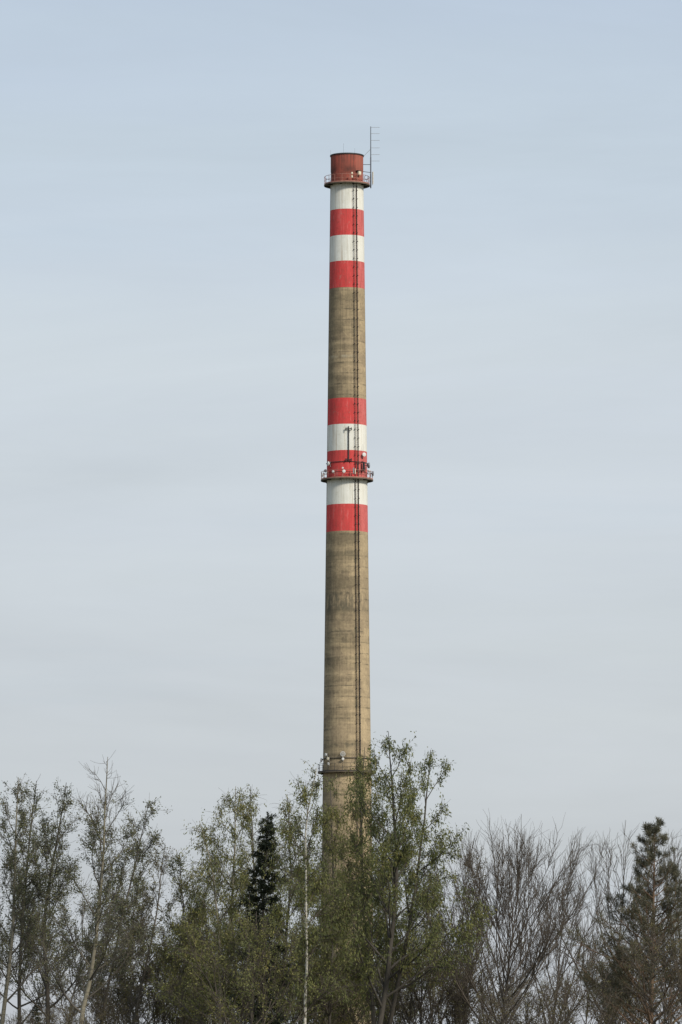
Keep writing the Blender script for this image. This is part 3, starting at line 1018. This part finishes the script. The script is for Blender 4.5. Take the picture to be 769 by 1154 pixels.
t_d = tree('aspen_tree', 'leaning pale trunked tree whose bare top is the highest of the left group', [(92, 1154), (106, 1075), (112, 1010), (117, 930), (121, 853)], 231, 14, 'bark_pale', r0=0.12, n1=28,
           len1=lambda t: 4.2 * (1 - t) ** 0.8 + 0.7, nl=10000, limb_bark='bark_grey', group=TG, ldens=lambda h: min(1.0, 0.25 + max(0.0, h - 0.30) * 2.2) if h < 0.78 else max(0.03, 1 - (h - 0.78) * 9), **LEFT)
t_e = tree('aspen_tree', 'slender aspen with a leafy tip right of the leaning bare topped tree', [(112, 1154), (128, 1060), (148, 980), (162, 935), (167, 905)], 246, 15, 'bark_grey', r0=0.09, n1=20,
           len1=lambda t: 3.0 * (1 - t) ** 0.8 + 0.55, nl=8500, group=TG, **LEFT)
t_f = tree('aspen_tree', 'low thin tree with bare tip left of the olive birches', [(150, 1154), (166, 1080), (180, 1010), (187, 952)], 240, 16, 'bark_grey', r0=0.07, n1=18,
           len1=lambda t: 3.0 * (1 - t) ** 0.8 + 0.5, nl=4500, group=TG, **dict(LEFT, leaf='leaf_brown'))
t_g = tree('aspen_tree', 'short bushy olive tree left of the leaning birch', [(205, 1154), (208, 1080), (206, 1020), (203, 962)], 236, 17, 'bark_grey', r0=0.07, n1=20,
           len1=lambda t: 3.0 * (1 - t) ** 0.7 + 0.5, nl=7000, group=TG, **dict(LEFT, leaf='leaf_olive', droop=0.5))

BIR = dict(leaf='leaf_olive', ang=(52, 35), up1=0.35, up2=0.0, up3=-0.5, droop=1.2, lsize=(0.125, 0.042), lspread=0.07, ang2=42, ang3=40, len3=0.6, t=(0.26, 0.985), n2=10)
b_a = tree('birch_tree', 'olive leafed birch leaning left with an arching tip, left of the dark spruce', [(250, 1154), (250, 1080), (244, 1000), (234, 950), (226, 925)], 234, 21, 'bark_pale', r0=0.085, n1=20,
           len1=lambda t: 2.9 * (1 - t) ** 0.75 + 0.55, nl=7500, limb_bark='twig_brown', group=TG, **BIR)
b_b = tree('birch_tree', 'tall olive leafed birch just left of the dark spruce', [(249, 1154), (254, 1100), (262, 1010), (266, 940), (265, 886)], 241, 22, 'bark_pale', r0=0.10, n1=24,
           len1=lambda t: 3.3 * (1 - t) ** 0.75 + 0.6, nl=9500, limb_bark='twig_brown', group=TG, **BIR)
b_c = tree('birch_tree', 'thin birch whose leafy top rises above the dark spruce', [(300, 1154), (296, 1080), (290, 1000), (285, 940), (283, 886)], 262, 23, 'bark_grey', r0=0.09, n1=20,
           len1=lambda t: 2.9 * (1 - t) ** 0.75 + 0.55, nl=6500, limb_bark='twig_brown', group=TG, **dict(BIR, t=(0.4, 0.985)))
b_d = tree('birch_tree', 'grey stemmed birch between the dark spruce and the white birch', [(316, 1154), (319, 1095), (326, 1030), (328, 965), (324, 898)], 233, 24, 'bark_grey', r0=0.085, n1=22,
           len1=lambda t: 2.9 * (1 - t) ** 0.75 + 0.55, nl=7500, limb_bark='twig_brown', group=TG, **BIR)
b_e = tree('birch_tree', 'white barked birch standing just left of the chimney foot', [(344, 1154), (346, 1090), (346, 1010), (344, 945), (350, 895), (357, 866)], 224, 25, 'bark_birch', r0=0.062, n1=22,
           len1=lambda t: 2.9 * (1 - t) ** 0.75 + 0.55, nl=7500, limb_bark='twig_brown', group=TG, rtop=0.02, **dict(BIR, leaf='leaf_green'))
b_f = tree('birch_tree', 'olive leafed tree directly in front of the lower chimney shaft', [(420, 1154), (414, 1085), (406, 1010), (404, 930), (409, 842)], 232, 26, 'bark_grey', r0=0.11, n1=24,
           len1=lambda t: 2.9 * (1 - t) ** 0.8 + 0.5, nl=10500, limb_bark='twig_brown', group=TG, **BIR)
b_g = tree('birch_tree', 'thin olive tree in front of the left side of the chimney foot', [(372, 1154), (376, 1090), (380, 1020), (378, 960), (373, 880)], 238, 27, 'bark_grey', r0=0.08, n1=20,
           len1=lambda t: 2.7 * (1 - t) ** 0.7 + 0.5, nl=9000, limb_bark='twig_brown', group=TG, **BIR)
w_a = tree('willow_tree', 'tallest leafy tree, dark forked trunk right of the chimney foot', [(428, 1154), (438, 1080), (447, 1010), (447, 935), (442, 880), (438, 824)], 226, 31, 'bark_dark', r0=0.14, n1=30,
           len1=lambda t: 5.6 * (1 - t) ** 0.8 + 0.7, nl=15000, limb_bark='bark_dark', group=TG, leaf='leaf_green', ang=(52, 34), up1=0.55, up2=0.2, up3=-0.1, droop=1.1, lsize=(0.135, 0.046), lspread=0.07, n2=11, n3=6)
w_b = tree('willow_tree', 'leafy side tree leaning right beside the tallest leafy tree', [(440, 1154), (455, 1080), (468, 1010), (478, 940), (486, 845)], 231, 32, 'bark_dark', r0=0.11, n1=22,
           len1=lambda t: 4.2 * (1 - t) ** 0.8 + 0.6, nl=9500, limb_bark='bark_dark', group=TG, leaf='leaf_green', ang=(50, 34), up1=0.5, up2=0.2, up3=-0.1, droop=1.1, lsize=(0.135, 0.046), lspread=0.07, n2=9, n3=6)

BG = 'bare trees right of the chimney'
BARE = dict(leaf=None, nl=0, wan=0.13, rmin=0.0074, rtop=0.008, rk=0.8, rp=1.7)
f_a = tree('bare_tree', 'broad bare tree with a fan of upright branches right of the leafy trees', [(566, 1154), (572, 1100), (580, 1040), (586, 980), (588, 917)], 232, 41, 'twig_brown', r0=0.10, n1=44, t=(0.22, 0.80), ang=(50, 20),
           dome=0.045, len1=lambda t: 14.0 * (1 - t) * (0.86 + 0.2 * t) + 0.5, up1=0.72, n2=17, ang2=24, rel2=0.26, up2=0.5, n3=5, rmin=0.0066, ang3=26, len3=0.75, up3=0.35, wander=0.06, group=BG, **{k: v for k, v in BARE.items() if k != 'rmin'})
f_b = tree('bare_tree', 'narrow bare tree right beside the broad bare fan tree', [(622, 1154), (630, 1090), (633, 1040), (634, 975)], 240, 42, 'twig_brown', r0=0.11, n1=20, t=(0.26, 0.95), ang=(34, 20),
           len1=lambda t: 8.8 * (1 - t) + 0.6, up1=0.5, n2=9, ang2=27, rel2=0.36, up2=0.45, n3=4, ang3=28, len3=0.65, up3=0.3, group=BG, wander=0.07, dome=0.05, **BARE)
f_c = tree('bare_tree', 'bare tree spreading behind the left side of the dark pine', [(690, 1154), (696, 1090), (703, 1010), (706, 924)], 262, 43, 'twig_brown', r0=0.15, n1=22, t=(0.26, 0.95), ang=(40, 20),
           len1=lambda t: 10.5 * (1 - t) + 0.6, up1=0.5, n2=10, ang2=28, rel2=0.36, up2=0.45, n3=4, ang3=28, len3=0.7, up3=0.3, group=BG, wander=0.07, dome=0.05, **BARE)
f_d = tree('bare_tree', 'bare tree behind the right side of the dark pine', [(772, 1154), (768, 1080), (762, 1010), (757, 938)], 258, 44, 'twig_brown', r0=0.12, n1=20, t=(0.26, 0.95), ang=(40, 20),
           len1=lambda t: 8.8 * (1 - t) + 0.6, up1=0.5, n2=10, ang2=28, rel2=0.36, up2=0.45, n3=4, ang3=28, len3=0.65, up3=0.3, group=BG, wander=0.07, dome=0.05, **BARE)
f_e = tree('bare_tree', 'bare brown tree between the tallest leafy tree and the bare fan tree', [(520, 1154), (524, 1090), (526, 1020), (528, 938)], 244, 45, 'twig_brown', r0=0.12, n1=22, t=(0.26, 0.95), ang=(38, 22),
           len1=lambda t: 8.0 * (1 - t) + 0.6, up1=0.5, n2=10, ang2=28, rel2=0.36, up2=0.45, n3=4, ang3=28, len3=0.65, up3=0.3, group=BG, wander=0.07, dome=0.05, **dict(BARE, leaf='leaf_brown', nl=1800, lsize=(0.10, 0.05)))


def conifer(name, label, pts, d, seed, bark, leaf, r0, n1, t, len1, ang, up, kind, group=None):
    rng = np.random.default_rng(seed)
    P0 = trunk_line(pts, d, rng, wig=0.02)
    foot = P0[0].copy()
    foot[2] = 0
    P0 -= foot
    root = empty(name, tuple(foot), label, 'tree', group)
    m = len(P0)
    tt = np.linspace(0, 1, m)
    R0 = r0 * (1 - tt) + 0.012
    V, Q = tubes(P0[None], R0[None], 9)
    link('trunk', np_mesh('trunk', V, Q, M[bark]), root)
    T1 = np.sort(t[0] + (t[1] - t[0]) * (np.arange(n1) + 0.6 * rng.random(n1)) / n1)
    s, tg = sample(P0[None], np.zeros(n1, int), T1)
    L1 = np.array([len1(q) for q in T1]) * rng.uniform(0.7, 1.25, n1)
    az = np.arange(n1) * 2.39996 + rng.normal(0, 0.3, n1)
    P1 = grow(s, spread(tg, np.radians(ang) * rng.uniform(0.85, 1.15, n1), az), L1, 7, 0.06, up, rng)
    r1 = np.minimum(np.interp(T1, tt, R0) * 0.6, 0.012 + 0.012 * L1)
    k2 = np.maximum(4, ((10 if kind == 'pine' else 14) * L1 / L1.mean()).round().astype(int))
    i2 = np.repeat(np.arange(n1), k2)
    t2 = rng.uniform(0.2, 1.0, len(i2)) if kind == 'pine' else rng.uniform(0.1, 1.0, len(i2))
    s, tg = sample(P1, i2, t2)
    L2 = np.maximum(0.22, 0.36 * L1[i2] * (1.2 - 0.8 * t2))
    P2 = grow(s, spread(tg, np.radians(45) * rng.uniform(0.7, 1.2, len(i2)), rng.uniform(0, 2 * PI, len(i2))), L2, 4, 0.08, 0.7 if kind == 'pine' else -0.5, rng)
    for k in range(n1):
        b2 = i2 == k
        V, Q = join([tubes(P1[k:k + 1], taper(r1[k:k + 1], np.array([0.009]), 8), 5), tubes(P2[b2], taper(np.full(b2.sum(), 0.011), np.full(b2.sum(), 0.006), 5), 3)])
        link('limb', np_mesh('limb', V, Q, M[bark]), root)
    if kind == 'pine':
        # bottle-brush tufts on the shoot ends
        nt = 8
        j = np.repeat(np.arange(len(P2)), nt)
        c, tg = sample(P2, j, rng.uniform(0.35, 1.0, len(j)))
        extra = np.repeat(np.arange(n1), 6)
        c2, g2 = sample(P1, extra, rng.uniform(0.75, 1.0, len(extra)))
        tipc, tipg = sample(P0[None], np.zeros(14, int), rng.uniform(0.93, 1.0, 14))
        c, tg = np.concatenate([c, c2, tipc]), np.concatenate([tg, g2, tipg])
        per = 9
        c = np.repeat(c, per, 0)
        tg = np.repeat(tg, per, 0)
        ax = unit(tg * 0.9 + rng.normal(0, 0.6, c.shape))
        l = rng.uniform(0.11, 0.22, len(c))
        w = np.full(len(c), 0.017)
        c = c + rng.normal(0, 0.05, c.shape)
    else:
        j = rng.integers(0, len(P2), 52000)
        c, tg = sample(P2, j, rng.uniform(0, 1, len(j)))
        i = rng.integers(0, n1, 3000)
        c2, g2 = sample(P1, i, rng.uniform(0.1, 1, len(i)))
        tipc, tipg = sample(P0[None], np.zeros(300, int), rng.uniform(0.9, 1.0, 300))
        c, tg = np.concatenate([c, c2, tipc]), np.concatenate([tg, g2, tipg])
        ax = unit(tg * 0.8 + rng.normal(0, 0.5, c.shape) + np.array([0, 0, -0.25]))
        l = rng.uniform(0.07, 0.14, len(c))
        w = np.full(len(c), 0.033)
        c = c + rng.normal(0, 0.025, c.shape)
    V, Q = leaves(c, l, w, ax, rng)
    link('crown', np_mesh('crown', V, Q, M[leaf], False), root)
    return root


spr = conifer('spruce_tree', 'narrow dark spruce among the olive birches left of the chimney', [(292, 1154), (295, 1060), (299, 980), (302, 916)], 227, 51, 'bark_dark', 'needle_spruce', 0.12, 110, (0.25, 0.985),
              lambda t: 1.65 * (1 - t) ** 0.75 + 0.12, 80, -0.1, 'spruce')
pine = conifer('pine_tree', 'dark bushy pine near the right edge with upswept tufted branches', [(733, 1154), (735, 1080), (737, 1000), (738, 927)], 224, 52, 'bark_pine', 'needle_pine', 0.13, 84, (0.26, 0.985),
               lambda t: 5.4 * (1 - t) ** 0.95 + 0.2, 66, 0.55, 'pine')
spr2 = dup(spr, at(38, 1190, 262)[:2] + (0,), 1.1, 0.30, 'small dark spruce low among the stems at the far left')
spr2.scale = (0.6, 0.6, 0.42)

# ------------------------------------------------------------------ undergrowth: tall shrubs, one by one
def shrub(name, label, x, ytop, d, seed, leaf, nl, bark='twig_brown', w=2.0, n1=22, group='shrubs under the trees', lsize=(0.10, 0.05)):
    return tree(name, label, [(x, 1154), (x + 2, 1110), (x + 3, ytop + 15)], d, seed, bark, leaf, r0=0.05, n1=n1, t=(0.06, 0.85), ang=(38, 22), len1=lambda t: (CAMZ + (HOR - ytop) / F * d) * 0.75 * (1 - t) + 0.6,
                up1=0.35, n2=11, ang2=32, rel2=0.36, up2=0.2, n3=5, ang3=36, len3=0.5, up3=0.0, nl=nl, lsize=lsize, lspread=0.07, droop=0.3, cat='shrub', group=group, limb='stem', wan=0.11, rmin=0.0085)


s1 = shrub('bare_shrub', 'brown bare shrub under the tallest leafy tree', 470, 1045, 240, 61, 'leaf_brown', 1500)
s2 = shrub('olive_shrub', 'olive leafed shrub under the dark spruce', 285, 1012, 214, 62, 'leaf_olive', 7000)
s3 = shrub('bare_shrub', 'grey brown shrub below the short olive tree', 185, 1040, 246, 63, 'leaf_brown', 3000)
s4 = shrub('bare_shrub', 'dense brown bare shrub between the leafy trees and the bare fan tree', 512, 1048, 240, 64, 'leaf_brown', 2200)


def put(src, x, d, rz, s, label, sz=None):
    p = at(x, HOR, d)
    o = dup(src, (p[0], p[1], 0), rz, s, label)
    if sz:
        o.scale = (s, s, s * sz)
    return o


put(s2, 240, 246, 2.0, 0.95, 'olive leafed shrub under the tall birch left of the spruce')
put(s2, 330, 238, 4.1, 0.85, 'olive leafed shrub at the foot of the white birch')
put(s2, 365, 243, 5.3, 0.92, 'olive leafed shrub in front of the left side of the chimney foot')
put(s2, 215, 250, 0.9, 0.75, 'small olive leafed shrub at the foot of the short bushy tree')
put(s1, 425, 242, 1.2, 0.95, 'brown shrub at the foot of the forked trunk by the chimney')
put(s1, 395, 247, 2.9, 1.0, 'brown shrub directly below the chimney shaft')
put(s4, 545, 246, 2.2, 0.9, 'brown bare shrub under the left branches of the bare fan tree')
put(s4, 600, 215, 3.9, 0.72, 'low bare shrub under the right branches of the bare fan tree')
put(s1, 640, 219, 4.4, 0.78, 'low bare shrub at the foot of the narrow bare tree')
put(s3, 690, 238, 1.9, 0.85, 'brown shrub at the left foot of the dark pine')
put(s4, 735, 236, 5.2, 0.95, 'dense brown shrub at the trunk of the dark pine')
put(s1, 766, 218, 0.4, 1.0, 'brown bare shrub at the right edge below the pine')
put(s3, 145, 246, 3.1, 0.85, 'grey brown shrub under the slender aspen')
put(s3, 75, 228, 4.6, 0.6, 'low grey shrub between the stems of the left aspens')
put(s1, 20, 226, 5.0, 0.6, 'low bare shrub at the foot of the far left aspens')
put(s4, 118, 234, 0.7, 0.7, 'bare shrub at the foot of the leaning bare topped tree')

# trees standing farther back, seen through the front row
back = [
    (t_f, 70, 300, 1.0, 1.0, 'thin tree standing behind the left aspens'),
    (t_g, 150, 305, 2.2, 1.15, 'olive tree standing behind the slender aspen'),
    (b_a, 205, 296, 3.3, 0.85, 'olive birch standing behind the short bushy tree'),
    (b_d, 240, 300, 4.4, 0.95, 'olive birch standing behind the tall birch left of the spruce'),
    (b_g, 335, 292, 5.5, 0.95, 'olive birch standing behind the white birch'),
    (b_a, 385, 286, 1.7, 1.0, 'olive birch at the back in front of the chimney foot'),
    (b_g, 430, 290, 0.3, 0.98, 'olive birch standing behind the tallest leafy tree'),
    (t_g, 485, 288, 2.6, 1.1, 'olive tree standing behind the leafy tree that leans right'),
    (f_e, 500, 296, 3.7, 0.8, 'bare tree at the back left of the bare fan tree'),
    (f_b, 560, 300, 1.1, 0.85, 'bare tree at the back behind the bare fan tree'),
    (f_e, 655, 305, 5.9, 0.8, 'bare tree at the back between the fan tree and the pine'),
    (f_b, 720, 310, 4.0, 0.9, 'bare tree at the back behind the dark pine'),
]
for src, x, d, rz, s, lab in back:
    put(src, x, d, rz, s, lab)
